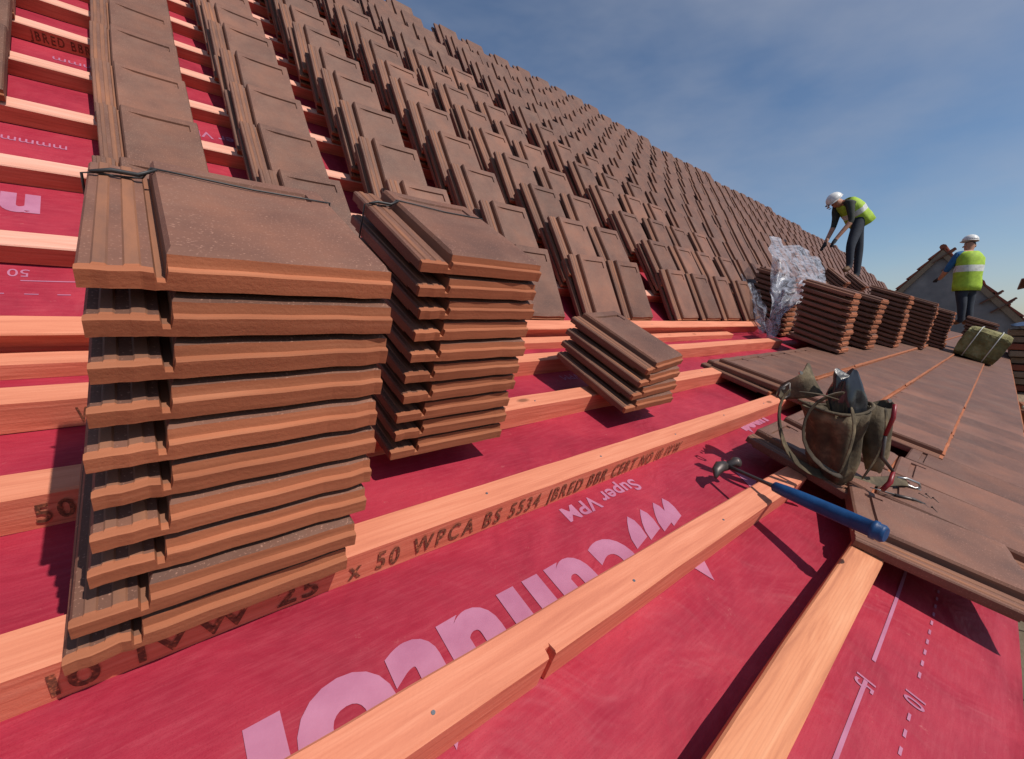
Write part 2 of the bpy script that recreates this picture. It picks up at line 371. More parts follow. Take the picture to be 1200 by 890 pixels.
for bt, n_ in ((bE1, 11), (bD, 9), (bC, 8), (bE0, 6), (bA, 12)):
    for i in range(n_):
        mb = MB(); x_ = .35+i*.46+jit(.02); y_ = .035+jit(.012)
        hh = max(v.co.z for v in bt.data.vertices if abs(v.co.x-x_) < .08)
        mb.tube([(x_, y_, hh-.004), (x_, y_, hh+.0012)], .0032, seg=10); mb.build('nail_head', ['steel'], bt)
# ------------------------------------------------------------------ writing
def text_mesh(body, size, bold=0.0, spacing=1.0, sx=1.0):
    cu = bpy.data.curves.new('t', 'FONT'); cu.body = body; cu.size = size; cu.offset = bold; cu.space_character = spacing; cu.resolution_u = 5
    ob = bpy.data.objects.new('t', cu); COL.objects.link(ob)
    dg = bpy.context.evaluated_depsgraph_get(); dg.update()
    me = bpy.data.meshes.new_from_object(ob.evaluated_get(dg))
    vs = [Vector((v.co.x*sx, v.co.y, 0)) for v in me.vertices]; fs = [tuple(p.vertices) for p in me.polygons]
    bpy.data.objects.remove(ob); bpy.data.curves.remove(cu)
    return vs, fs
def stamp(bt, body, x, y, h, sx=0.8, jitter=True):
    """ink on the front face of a batten; x along it, y above its foot"""
    cu_x = x
    for ch in body:
        if ch == ' ': cu_x += h*.62*sx; continue
        vs, fs = text_mesh(ch, h*1.38, 0.0010, 1.0, sx)
        x0 = min(v.x for v in vs); x1 = max(v.x for v in vs); dy = jit(.0012)
        mb = MB(); mb.add([(cu_x+v.x-x0, -0.0022, y+v.y+dy) for v in vs], fs)
        mb.build('stamped_lettering', ['ink'], bt); cu_x += (x1-x0)+h*.19
stamp(bE1, 'x 50 WPCA BS 5534 JBRED BBR CERT NO 10 1VW', 1.6+0.245, 0.013, 0.050, sx=0.66)
stamp(bE1, '10 1VW 25 ', 1.6-0.145, 0.014, 0.046, sx=1.05)
stamp(bD, '50', 1.6-0.19, 0.016, 0.043); stamp(bC, 'WPCA B', 1.6-0.155, 0.012, 0.042, sx=0.55)
stamp(bA2, '10', 1.6-0.105, 0.006, 0.03)
for o_ in list(COL.objects):
    if o_.name.startswith('roof_batten') and 'fifth one above' in o_.get('label', ''):
        stamp(o_, 'JBRED BBR CERT NO', 1.6-0.33, 0.014, 0.042, sx=0.6)

def printed(vs, fs, slope, name, label=None):
    mb = MB()
    P = PL if slope == 'L' else PU
    mb.add([P(v.x, v.y, wave(v.x, v.y)+0.0026) for v in vs], fs)
    return mb
PR = []
PNAME = ['printed_lettering']
deck = [q for q in COL.objects if q.name == 'roof_underlay'][0]
def put_print(vs, fs, slope='L'):
    P = PL if slope == 'L' else PU
    prt = MB(); prt.add([P(v.x, v.y, (wave(v.x, v.y)*min(1, abs(v.y)/0.15) if v.x < 4 else 0)+0.0026) for v in vs], fs)
    o = prt.build(PNAME[0], ['print']); o.parent = deck; PR.append(o)
def text_on(body, u, v, size, slope='L', bold=0.0, rot=math.pi, sx=1.0, spacing=1.0):
    vs, fs = text_mesh(body, size, bold, spacing, sx)
    c, s = math.cos(rot), math.sin(rot)
    put_print([Vector((u+x.x*c-x.y*s, v+x.x*s+x.y*c, 0)) for x in vs], fs, slope)
text_on('Super VPM', 1.172, -1.086, 0.068, bold=0.0014, sx=1.12, spacing=1.04)
x = [(0.905, 'c'), (0.760, 'u'), (0.620, 'n'), (0.475, 'u'), (0.345, 't'), (0.243, 'o'), (0.098, 'r')]
for ux_, ch in x: text_on(ch, ux_, -1.228, 0.255, bold=0.0125, sx=0.98)
def poly(pts, slope='L'): put_print([Vector((a, b, 0)) for a, b in pts], [tuple(range(len(pts)))], slope)
for i, u in enumerate((1.004, 1.072, 1.142, 1.193)):        # the four flame marks
    dv_ = (-1.193, -1.192, -1.192, -1.193)[i]
    poly([(u, dv_), (u+.009, dv_-.020), (u+.006, dv_-.045), (u-.008, dv_-.078), (u-.075, dv_-.092), (u-.062, dv_-.062), (u-.043, dv_-.038), (u-.018, dv_-.014)])
poly([(1.015, -1.372), (1.075, -1.372), (1.083, -1.40), (1.042, -1.452), (1.030, -1.41)])
poly([(1.62, -1.33), (1.68, -1.22), (1.72, -1.30)])
def bar(u0, v0, u1, v1, wd, slope='L'):
    n = max(2, int(abs(u1-u0)/0.05)+1)
    vs = []; 
    for i in range(n+1):
        u = u0+(u1-u0)*i/n; v = v0+(v1-v0)*i/n
        vs += [Vector((u, v-wd/2, 0)), Vector((u, v+wd/2, 0))]
    put_print(vs, [(2*i, 2*i+2, 2*i+3, 2*i+1) for i in range(n)], slope)
bar(1.20, -1.775, 2.4, -1.768, 0.0075); bar(-0.4, -1.778, 1.12, -1.775, 0.0075)
for i in range(46):
    u = -0.3+i*0.052
    if 1.13 < u < 1.22: continue
    bar(u, -1.853, u+0.022, -1.853, 0.005)
text_on('15', 1.135, -1.758, 0.05, sx=0.9, rot=0.0 + math.pi, bold=0.0006)
text_on('10', 1.20, -1.838, 0.05, sx=0.9, rot=math.pi, bold=0.0006)
# print higher up the roof
text_on('mmmm', -0.20, 1.19, 0.06, 'U', rot=math.pi); text_on('Super VPM', 0.56, 1.60, 0.085, 'U', bold=0.001)
bar(-0.30, 0.347, -0.1, 0.352, 0.004, 'U')
for q in range(4): bar(-0.36+q*0.07, 0.285, -0.33+q*0.07, 0.285, 0.004, 'U')
text_on('50', -0.28, 0.40, 0.05, 'U'); text_on('nu', -0.265, 0.80, 0.2, 'U', bold=0.01); text_on('mmm', -0.10, 2.02, 0.07, 'U')
text_on('Super VPM', 1.80, -0.40, 0.07); text_on('Super VPM', 3.95, -0.22, 0.07); text_on('unat', 2.45, -1.0, 0.17, bold=0.008)
# ------------------------------------------------------------------ tiles
W_, L_, PITCH = 0.350, 0.420, 0.0527
def tile_mesh(seed, detail=True, L=L_):
    rnd = random.Random(seed)
    if detail:
        xs = [0, .003, .012, .014, .024, .026, .038, .040, .052, .054, .064, .066, .074, .077, .082, .10, .15, .20, .27, W_-.046, W_-.044, W_-.036, W_-.034, W_-.012, W_-.004, W_]
        ys = [0, .002, .010, .013, .030, .10, .22, L-.092, L-.090, L-.080, L-.078, L-.061, L-.058, L-.044, L-.041, L-.006, L]
    else:
        xs = [0, .064, .0735, .0745, .20, W_]; ys = [0, .012, .03, L]
    def H(x, y):
        if x <= .0641:
            z = .023
            if detail and y > .011:
                if .0125 < x < .0255: z = .0252
                if .0385 < x < .0535: z = .0252
                if x < .001: z = .019
            if y < .001: z = min(z, .022)
            return z
        if x <= (.0745 if detail else .0740): return .011
        z = .0445
        if x < .078 and detail: z = .037
        if x > W_-.001 and detail: z = .038
        if detail:
            if y < .001: z = .025
            elif y < .0105: z = .027
            elif y < .0135: z = .041
            z -= .0025*math.sin(min(1, max(0, (x-.08)/(W_-.09)))*math.pi)*(1 if y > .02 else 0)
            gx = .10 < x < W_-.0345; gy = L-.0585 < y < L-.0435
            if (gx and gy) or (W_-.0445 < x < W_-.0355 and L-.0905 < y < L-.0435): z -= .0075
            if W_-.0445 < x+.035 < W_-.034 and False: z -= .008
            if y > L-.001: z -= .004
        else:
            if y < .001: z = .034
        return z
    nx, ny = len(xs), len(ys); vs = []
    for j, y in enumerate(ys):
        for i, x in enumerate(xs):
            yy = y
            if y < .02: yy = y + .0035*noise.noise(Vector((x*14, seed*3.3, 0))) + .002*noise.noise(Vector((x*50, seed*3.3, 5))) + .016*max(0, noise.noise(Vector((x*26, seed*5.7, 8)))-.28)
            vs.append((x, yy, H(x, y)))
    fs = []; mi = []
    for j in range(ny-1):
        for i in range(nx-1):
            fs.append((j*nx+i, j*nx+i+1, (j+1)*nx+i+1, (j+1)*nx+i))
            x = (xs[i]+xs[i+1])/2; y = (ys[j]+ys[j+1])/2
            q = 0
            if y < .0125: q = 1
            elif x < .0641 and detail and (.012 < x < .026 or .038 < x < .054): q = 2
            elif .064 < x < .078: q = 2
            elif y < .02 and x < .064: q = 1
            mi.append(q)
    ring = [i for i in range(nx)] + [(j)*nx+nx-1 for j in range(1, ny)] + [(ny-1)*nx+i for i in range(nx-2, -1, -1)] + [j*nx for j in range(ny-2, 0, -1)]
    base = len(vs); 
    for r_ in ring:
        x, y, z = vs[r_]
        zz = 0.0
        if y < .01 and detail: zz = .002*noise.noise(Vector((x*60, seed, 2)))+.001
        vs.append((x, y, zz))
    n = len(ring)
    for k in range(n):
        k2 = (k+1) % n
        fs.append((ring[k2], ring[k], base+k, base+k2))
        mi.append(1 if max(vs[ring[k]][1], vs[ring[k2]][1]) < .01 else (0))
    fs.append(tuple(base+k for k in range(n))[::-1]); mi.append(0)
    mb = MB(); mb.v = vs; mb.f = fs; mb.mi = mi; mb.sm = [False]*len(fs)
    if detail:
        for xx in (.10, .20, .30): mb.box((xx-.012, L-.035, -.0080), (xx+.012, L-.012, .002), 0)
        for xx in (.09, W_-.04): mb.box((xx, .06, -.0080), (xx+.010, L-.04, .002), 0)
        for yy in (.05, L-.055): mb.box((.085, yy, -.0080), (W_-.025, yy+.012, .002), 0)
        mb.box((.004, .06, -.0080), (.012, L-.03, .002), 0)
        mb.box((W_-.075, L-.088, .036), (W_-.069, L-.082, .0427), 2)
    me = mb.mesh('tile'); 
    for q in ('tile', 'edge', 'rib'): me.materials.append(M[q])
    return me
TM = [tile_mesh(s) for s in range(5)]
TF = [tile_mesh(s, False) for s in range(2)]
LU = .47
TU = [tile_mesh(s+20, True, LU) for s in range(5)]
TUF = [tile_mesh(s+20, False, LU) for s in range(2)]
NT = 0
def tile(slope, u, v, h, yaw=0, tilt=0, roll=0, name='roof_tile', label=None, group=None, me=None, pre=None):
    o = bpy.data.objects.new(name, me or random.choice(TM)); COL.objects.link(o)
    mw = frame(slope, u, v, h, yaw, tilt, roll)
    o.matrix_world = mw
    tag(o, label, 'roof tile', group); return o

# --- left foreground stack
du = [0, .012, .040, .046, .050, .042, .048, .052, .048, .040, -.004]
dv = [0, -.002, .010, .008, .012, .010, .014, .012, .010, .012, -.004]
NS = 10
for i in range(NS):
    t = i/(NS-1)
    nm = 'topmost strapped tile' if i == NS-1 else ('bottom tile' if i == 0 else '%s tile from the bottom' % ordn[i])
    tile('L', -0.122+.040*t+du[i]*.62, -1.085+0.092*t+dv[i], .083+i*PITCH, yaw=jit(.006), tilt=.02+.115*t*0.9, name='roof_tile',
         label='%s of the big left foreground stack' % nm, group='tiles in the left foreground stack')
NS2 = 10
d2 = [0.0, .012, .008, .025, .022, .036, .040, .048, .030, .028]
for i in range(NS2):
    t = i/(NS2-1)
    nm = 'topmost strapped tile' if i == NS2-1 else ('bottom tile' if i == 0 else '%s tile from the bottom' % ordn[i])
    tile('L', 0.425+d2[i]*.6, -.822+.03*t, .083+i*PITCH, yaw=(-.012 if i < 6 else .012)+jit(.008), tilt=.02+.15*t, name='roof_tile',
         label='%s of the stack right of the big one' % nm, group='tiles in the second foreground stack')
for i in range(4):
    nm = ['bottom', 'second', 'third', 'topmost'][i]
    tile('L', 1.375+.032*i, -.858+.008*i, .088+i*.049, yaw=-.01+.045*i, tilt=.115+.012*i, roll=-.01, name='roof_tile',
         label='%s tile of the small leaning pile beside the second stack' % nm, group='tiles in the small leaning pile')

# straps over the two stacks
def strap(slope, u, v, h, yaw, tilt, y, hb, label, knot=True):
    t = empty('packing_strap', frame(slope, u, v, h, yaw, tilt))
    mb = MB(); e_ = .0032
    prof = [(-.004, -hb), (-.004, .024), (.012, .0275), (.03, .0265), (.05, .0275), (.066, .030), (.078, .0475), (.12, .0470), (.22, .0455), (.30, .0465), (W_+.002, .0465), (W_+.004, -.03)]
    mb.tube([(a, y+.05*max(0, a-.1)*-1+0.004*math.sin(a*20), b) for a, b in prof], .0019, seg=6, flatx=1.0)
    mb.build('band', ['strap'], t)
    if knot:
        k = MB(); k.tube([(.005, y-.006, .030), (.03, y+.004, .034), (.062, y-.004, .036), (.085, y+.003, .047)], [.002, .0038, .0034, .002], seg=7)
        k.build('knot', ['strap'], t)
    tag(t, label, 'strap'); return t
strap('L', -0.122+.040+du[9]*.62, -1.085+.092+dv[9], .083+9*PITCH, 0, .1235, L_-.075, .055, 'thin black strap tied round the top of the big left stack')
strap('L', 0.425+d2[9]*.6, -.79, .083+9*PITCH, .012, .17, L_-.10, .20, 'thin black strap knotted over the second stack, its tail hanging down')

# --- eaves courses already laid
PLC = []      # every laid or loaded tile: the 300 that show largest become objects, the rest one mass
courses = [(-.33, 5.75, 'uppermost laid course behind the far stacks'), (-.68, 5.10, 'laid course behind the nearest far stack'), (-1.03, 2.66, 'topmost laid course, beside the far stacks'), (-1.37, 2.70, 'second laid course'), (-1.72, 2.74, 'third laid course'), (-2.03, 1.56, 'lowest laid course along the eaves')]
courses[-1] = (-2.03, 1.625, courses[-1][2])
for ci, (vt, us, cl) in enumerate(courses):
    u = us; k = 0
    while u < UEND-.3:
        lab = None
        if k == 0: lab = 'first tile at the open left end of the %s' % cl
        else: lab = 'plain brown tile within the run of the %s' % cl
        me = TM[k % 5] if u < 7 else TF[k % 2]
        PLC.append(('L', u, vt, .118, jit(.003)+((.28, .13, .05)[k] if ci == 5 and k < 3 else 0), -.085, -.006+jit(.001), lab, 'tiles laid in the %s' % cl, k % 5, 1.0))
        u += .2742; k += 1
for (u, v, h, tl, l) in [(2.62, -.98, .074, -.05, 'spare tile tucked under the left end of the topmost laid course'), (1.80, -1.60, .084, 0.0, 'spare tile lying across two battens beneath the tool pouch'), (2.15, -1.60, .084, 0.0, 'second spare tile beneath the right half of the tool pouch')]:
    tile('L', u, v, h, tilt=tl, name='roof_tile', label=l)

# --- far stacks standing on the laid tiles
def far_stack(u, v, n, h, lab, yaw=0.0, lean=0.0):
    for i in range(n):
        nm = 'bottom tile' if i == 0 else ('top tile' if i == n-1 else ('%s tile up' % (ordn[i] if i < 16 else 'upper')))
        tile('L', u+jit(.008)+lean*i, v+jit(.010)+.013*i, h+i*PITCH, yaw=yaw+jit(.02), name='roof_tile', label='%s in %s' % (nm, lab), group='tiles in %s' % lab, me=TM[i % 5])
far_stack(4.66, -.82, 10, .165, 'the nearest tall stack on the laid tiles', yaw=.02)
far_stack(5.75, -.84, 10, .165, 'the second tall stack from the tool pouch on the laid tiles', yaw=-.02)
far_stack(8.3, -1.08, 12, .165, 'the fourth tall stack along the laid tiles', yaw=.03)
far_stack(6.95, -.92, 12, .165, 'the middle tall stack on the laid tiles', yaw=-.02)
far_stack(9.65, -1.20, 11, .165, 'the far tall stack beside the green bale', yaw=.02)
far_stack(5.35, -.16, 12, .03, 'the pile half covered by clear polythene', yaw=.05)
far_stack(10.9, -1.72, 11, .165, 'the low stack behind the green bale', yaw=.0)

# --- columns of tiles loaded out on the steep slope: (right edge at the foot, right edge two metres up, first row)
cols = [(-.35, -.355, 3), (.245, .245, 0), (.76, .775, 0), (1.33, 1.33, 0), (1.93, 1.95, 0), (2.52, 2.54, 0), (2.95, 3.00, 0), (3.70, 3.72, 0), (4.16, 4.20, 0), (4.60, 4.70, 0)]
u = 5.15; k = 0
while u < UEND-.2:
    cols.append((u, u+.05, 0)); u += .46+jit(.03); k += 1
cand = []
for ci, (ub, ut, r0_) in enumerate(cols):
    drift = 0
    for ri in range(r0_, 15):
        v0 = .115 if ri == 0 else UB[ri-1]+.005
        vh = v0+.42
        if vh > vtop(ub)-.02+jit(.16): break
        s = min(1.0, v0/2.0)
        ur = ub+(ut-ub)*s + (jit(.012) if ub < 5 else jit(.03))
        layers = (1, 1, 2, 3)[ci] if ci < 4 else 3
        if ri == 0: layers = min(layers, 2)
        for l in range(layers):
            X = PU(ur, v0, .1)
            d = (X-CAM).length
            cand.append((d*(1 if l == layers-1 else (1.9 if l == 1 else 2.3)), ci, ri, l, layers, ur-W_-(0, .012, .002)[layers-1-l]+jit(.004), v0, l))
TLT = (.11, .11, .20, .31)
for d, ci, ri, l, nl, u, v, _ in cand:
    lab = '%s loaded tile up in the %s column from the left on the steep slope' % (ordn[ri], ordn[min(ci, 15)]) if l == nl-1 else 'tile showing only its edge, %s under the %s loaded tile up in the %s column' % ('next' if l == nl-2 else 'lowest', ordn[ri], ordn[min(ci, 15)])
    if ci > 15: lab = 'brown tile loaded out far along the steep slope near the polythene'
    PLC.append(('U', u, v, (.076 if ri else .018)+l*.044+(abs(jit(.006)) if l == nl-1 else 0), jit(.018), TLT[min(ci, 3)]+(.0 if ri else .09)+jit(.02), jit(.012), lab, 'tiles loaded out in columns on the steep slope', random.randrange(5), (1.0, .5, .3)[nl-1-l]*1.2))
def score(p):   # how large a tile shows
    P = PU if p[0] == 'U' else PL
    X = P(p[1]+.17, p[2]+.2, p[3]); D = X-CAM; z = D.dot(FW)
    if z < .2: return 0
    px = CX+F_PX*D.dot(RT)/z; py = CY-F_PX*D.dot(UP)/z
    if px < -60 or px > 1240 or py < -60: return -1
    n_ = NU if p[0] == 'U' else NL
    return p[10]*abs(D.normalized().dot(n_))/D.length_squared
PLC.sort(key=score, reverse=True)
have = sum(1 for o in COL.objects if o.name.startswith('roof_tile'))+15+19
nk = 300-have
for p in PLC[:nk]:
    tile(p[0], p[1], p[2], p[3], yaw=p[4], tilt=p[5], roll=p[6], name='roof_tile', label=p[7], group=p[8], me=(TM if p[0] == 'L' else TU)[p[9]])
mb = MB(); src = [([v.co.copy() for v in me.vertices], [tuple(q.vertices) for q in me.polygons], [q.material_index for q in me.polygons]) for me in TF+TM[:2]+TUF+TU[:2]]
for p in PLC[nk:]:
    dd = (PL(p[1], p[2])-CAM).length if p[0] == 'L' else (PU(p[1], p[2])-CAM).length
    mw = frame(p[0], p[1], p[2], p[3], p[4], p[5], p[6]); vs, fs, mi = src[(p[9] % 2)+(2 if dd < 4.5 and p[10] > 1 else 0)+(4 if p[0] == 'U' else 0)]
    o0 = len(mb.v); mb.v += [tuple(mw @ x) for x in vs]; mb.f += [tuple(o0+i for i in f) for f in fs]; mb.mi += mi; mb.sm += [False]*len(fs)
o = mb.build('distant_roof_tiles', ['tile', 'edge', 'rib'])
tag(o, 'mass of brown tiles covering the far and upper parts of the roof', 'roof tiles', kind='stuff')
print('tiles', len(PLC), nk)
# piles near the ridge where the man works
for (u, v, n, lab) in [(10.6, .80, 10, 'the pile under the bending worker'), (9.45, .85, 9, 'the low pile left of the worker boots')]:
    for i in range(n):
        tile('U', u+jit(.02), v-.2+jit(.02), .10+i*.047, yaw=.04+jit(.03), name='roof_tile', label='%s tile in %s' % ('bottom' if i == 0 else 'top' if i == n-1 else ordn[i], lab), group='tiles in %s' % lab, me=TM[i % 5])

# ------------------------------------------------------------------ clear polythene over the half covered pile
def poly_sheet(cp, label, seed, nu=44, nv=36, amp=.05):
    """cp: 4x3 net of world points, draped and crumpled"""
    def bez(t, p):
        k = len(p)-1; f = t*k; i = min(int(f), k-1); a = f-i; a = a*a*(3-2*a)*.5+a*.5
        return p[i].lerp(p[i+1], a)
    def fn(a, b):
        q = bez(b, [bez(a, row) for row in cp])
        d = Vector([noise.noise(Vector((a*5+seed, b*5, k*7.7)))*amp + noise.noise(Vector((a*14+seed, b*11, k*3.1)))*amp*.22 for k in range(3)])
        return q+d
    mb = MB(); mb.grid(fn, nu, nv, smooth=True)
    c = sum((Vector(v) for v in mb.v), Vector())/len(mb.v)
    mb.v = [tuple(Vector(v)-c) for v in mb.v]
    o = mb.build('polythene_sheet', ['plastic']); o.location = c; thick(o, .0015)
    tag(o, label, 'plastic sheet'); return o
A = lambda px, py, z: at(px, py, z)
poly_sheet([[A(864, 322, 4.9), A(880, 335, 4.8), A(893, 345, 4.6)],
            [A(868, 350, 4.8), A(885, 360, 4.6), A(900, 372, 4.4)],
            [A(882, 380, 4.6), A(893, 390, 4.4), A(905, 402, 4.2)]], 'crumpled bluish clear polythene hanging down left of the covered pile', 3)
poly_sheet([[A(903, 276, 5.1), A(925, 287, 5.1), A(950, 296, 5.2), A(966, 310, 5.3)],
            [A(905, 300, 4.6), A(928, 318, 4.55), A(948, 325, 4.5), A(968, 330, 4.6)],
            [A(902, 345, 4.4), A(920, 345, 4.3), A(940, 345, 4.25), A(972, 348, 4.3)],
            [A(898, 402, 4.3), A(906, 398, 4.2), A(909, 380, 4.1), A(912, 352, 4.1)]], 'clear polythene draped over the tile pile behind the nearest tall stack', 11, amp=.07)

# ------------------------------------------------------------------ green wrapped bale
def bale(slope, u, v, h, sx, sy, sz, label):
    t = empty('wrapped_bale', frame(slope, u, v, h))
    bm = bmesh.new(); bmesh.ops.create_cube(bm, size=1); bmesh.ops.subdivide_edges(bm, edges=bm.edges[:], cuts=9, use_grid_fill=True)
    for q in bm.verts:
        p = q.co
        r = 1-.10*(abs(p.x*2)**6)*(abs(p.z*2)**6)-.06*(abs(p.y*2)**6)*(abs(p.z*2)**4)
        n_ = noise.noise_vector(p*5)*.05
        q.co = Vector((p.x*sx*r+n_.x*sx*.4, p.y*sy*r+n_.y*sy*.4, (p.z+.5)*sz*r+n_.z*sz*.5))
    me = bpy.data.meshes.new('b'); bm.to_mesh(me); bm.free()
    link('wrapping', me, t, ['bale'])
    for yy in (-.22, .24):
        mb = MB(); mb.tube([(-sx*.53, sy*yy, 0), (-sx*.54, sy*yy, sz*.5), (-sx*.51, sy*yy, sz*1.02), (sx*.5, sy*yy, sz*1.03), (sx*.53, sy*yy, 0)], .006, seg=6)
        mb.build('band', ['silver'], t)
    tag(t, label, 'bale')
bale('L', 9.9, -1.56, .17, .8, .50, .46, 'mossy green wrapped bale with pale bands beside the far stacks')

# ------------------------------------------------------------------ tool pouch, hammer, pincers
O = at(972, 562, 1.52)
HX = Vector((RT.x, RT.y, 0)).normalized(); HY = Vector((FW.x, FW.y, 0)).normalized(); K_ = .00312
def lp(px, py, d=0): return HX*((px-972)*K_) + Vector((0, 0, (562-py)*K_)) + HY*d
pouch = empty('tool_pouch', O)
def ring_loft(rings, seg, fold, name, mats, parent, th=.004, seed=0, smooth=True):
    """rings: (centre, rx, ry) in the HX/HY plane, tilted slightly"""
    mb = MB(); vs = []
    for k, (c, rx, ry) in enumerate(rings):
        for i in range(seg):
            a = 2*math.pi*i/seg
            f = 1+fold*(.6+.4*k/len(rings))*(noise.noise(Vector((math.cos(a)*2.2+seed, math.sin(a)*2.2, k*.35)))*1.6+.35*math.sin(a*7+seed+k*.3))
            vs.append(c+HX*math.cos(a)*rx*f+HY*math.sin(a)*ry*f+Vector((0, 0, .012*math.sin(a*2+seed))))
    fs = [(k*seg+i, k*seg+(i+1) % seg, (k+1)*seg+(i+1) % seg, (k+1)*seg+i) for k in range(len(rings)-1) for i in range(seg)]
    fs.append(tuple(range(seg))[::-1])
    mb.add(vs, fs, 0, smooth); o = mb.build(name, mats, parent); thick(o, th); return o
ring_loft([(lp(982, 560, .02), .060, .045), (lp(981, 540, .02), .078, .065), (lp(979, 508, .02), .078, .075), (lp(977, 492, .02), .092, .088), (lp(975, 477, .02), .110, .095)], 52, .26, 'pouch_body', ['leather'], pouch, seed=2)
mb = MB(); pts = []
for i in range(33):
    a = 2*math.pi*i/32
    pts.append(lp(974, 476, .02)+HX*math.cos(a)*.114+HY*math.sin(a)*.095+Vector((0, 0, .014*math.sin(a*2+2))))
mb.tube(pts, .006, seg=7, cap=False); mb.build('rim', ['leather'], pouch)
# side pouch with dark mouth
ring_loft([(lp(1030, 552, .03), .022, .02), (lp(1030, 530, .03), .038, .034), (lp(1026, 500, .03), .052, .035), (lp(1024, 474, .03), .060, .035)], 28, .12, 'side_pouch', ['leather'], pouch, seed=7)
def ribbon(pts, wd, name, mat, parent, th=.005, twist=None):
    mb = MB(); vs = []
    for i, p in enumerate(pts):
        wv = wd[i] if isinstance(wd, list) else wd
        vs += [p-wv*.5, p, p+wv*.5]
    n = len(pts)
    fs = [(3*i+j, 3*i+j+1, 3*i+4+j, 3*i+3+j) for i in range(n-1) for j in (0, 1)]
    mb.add(vs, fs, 0, True); o = mb.build(name, [mat], parent); thick(o, th); subd(o, 1); return o
loop = [(905, 452), (897, 462), (897, 480), (903, 503), (914, 525), (932, 543), (955, 555), (985, 563), (1015, 567), (1045, 569), (1068, 568), (1080, 572)]
wv = [HY*.045+Vector((0, 0, .012))+HX*.010 for _ in loop]
def across(pts, a, b):
    out = []
    for i in range(len(pts)):
        p, q = pts[max(i-1, 0)], pts[min(i+1, len(pts)-1)]; dx, dz = q[0]-p[0], -(q[1]-p[1]); l_ = math.hypot(dx, dz)
        out.append((HX*(-dz/l_)+Vector((0, 0, dx/l_)))*a+HY*b)
    return out
ribbon([lp(x_, y_, -.06+.01*i) for i, (x_, y_) in enumerate(loop)], across(loop, .030, .030), 'belt', 'leather', pouch)
loop2 = [(958, 455), (936, 458), (920, 472), (914, 495), (921, 518), (940, 538), (966, 550)]
ribbon([lp(x_, y_, -.085) for x_, y_ in loop2], across(loop2, .020, .014), 'hammer_loop', 'leather_dark', pouch)
for (x0, y0, x1, y1, x2, y2, d) in [(905, 453, 930, 456, 958, 464, -.09), (960, 468, 962, 505, 962, 548, -.105), (1002, 470, 1001, 510, 994, 556, -.085)]:
    ribbon([lp(x0, y0, d), lp((x0+x1)/2+3, (y0+y1)/2, d-.01), lp(x1, y1, d-.014), lp((x2+x1)/2-2, (y1+y2)/2, d-.004), lp(x2, y2, d+.03)], HX*.017+HY*.006, 'seam_strap', 'leather', pouch, .004)
# upright flap behind
mb = MB()
def flapf(a, b):
    x_ = 914+a*54+10*b*(1-a)-6*b*a; y_ = 468-b*(8+38*(a**.6)*(1-a**7*.5))+3*math.sin(a*5)
    return lp(x_, y_, .06+.02*math.sin(a*6+b*2)+.02*b)
mb.grid(flapf, 14, 10); o = mb.build('flap', ['leather'], pouch); thick(o, .005)
mb = MB(); 
for (x_, y_, d) in [(935, 438, .04), (918, 456, .05), (1003, 463, -.09)]: mb.tube([lp(x_, y_, d), lp(x_, y_, d-.008)], .006, seg=10)
mb.build('rivet', ['steel'], pouch)
mb = MB(); mb.tube([lp(915, 448, .0), lp(905, 455, .0), lp(903, 463, 0), lp(908, 468, 0), lp(916, 462, 0), lp(915, 448, 0)], .004, seg=6); mb.build('ring', ['dark_steel'], pouch)
# buckle
mb = MB()
for (a, b) in [(1066, 566), (1068, 574)]:
    mb.tube([lp(a, b, .05), lp(a+12, b+1, .05), lp(a+24, b+6, .04), lp(a+27, b+11, .04), lp(a+20, b+12, .04), lp(a+2, b+5, .05)], .0045, seg=7)
mb.build('buckle', ['steel'], pouch)
tag(pouch, 'worn olive leather tool pouch slumped on the eaves tiles, its belt curling left', 'tool pouch')
# things carried in the pouch
bagb = empty('plastic_bag', O+lp(984, 482)); mb = MB()
def bagf(a, b):
    an = a*2*math.pi; rr = (.040+.014*math.sin(b*3)-.010*b)*(1+.32*noise.noise(Vector((math.cos(an)*3, math.sin(an)*3, b*2.5)))+.16*math.sin(an*6+b*3))
    return HX*(math.cos(an)*rr-.012*b)+HY*math.sin(an)*rr+Vector((0, 0, -.03+b*.165+.022*math.sin(an*3)*b))
mb.grid(bagf, 36, 14); mb.build('film', ['black_plastic'], bagb)
mb = MB(); mb.grid(lambda a, b: bagf(a, 1-.0001)*1.0*(1-b)+Vector((0, 0, .13))*b, 36, 3); mb.build('gathered_top', ['black_plastic'], bagb)
tag(bagb, 'glossy black plastic bag stuffed into the top of the tool pouch', 'plastic bag')
h2 = empty('pliers', O+lp(1004, 480)); L2 = lambda x_, y_, d=0: lp(x_, y_, d)-lp(1004, 480)
mb = MB(); mb.tube([L2(1006, 466, -.105), L2(1004, 480, -.112), L2(1000, 500, -.105)], [.006, .007, .006], seg=8); mb.build('handle', ['red'], h2)
mb = MB(); mb.tube([L2(1018, 542, -.09), L2(1013, 553, -.10), L2(1004, 561, -.105)], [.006, .0085, .008], seg=8); mb.build('handle', ['red'], h2)
mb = MB(); mb.tube([L2(1000, 500, -.105), L2(1003, 525, -.09), L2(1018, 542, -.09)], [.005, .007, .005], seg=8); mb.build('jaw', ['dark_steel'], h2)
tag(h2, 'red handled pliers hooked on the front of the tool pouch', 'pliers')
t3 = empty('knife', O+lp(1045, 578)); L3 = lambda x_, y_, d=0: lp(x_, y_, d)-lp(1045, 578)
mb = MB(); mb.tube([L3(1035, 574, -.05), L3(1058, 580, -.05), L3(1077, 590, -.06)], [.005, .0065, .008], seg=8); mb.build('handle', ['dark_steel'], t3)
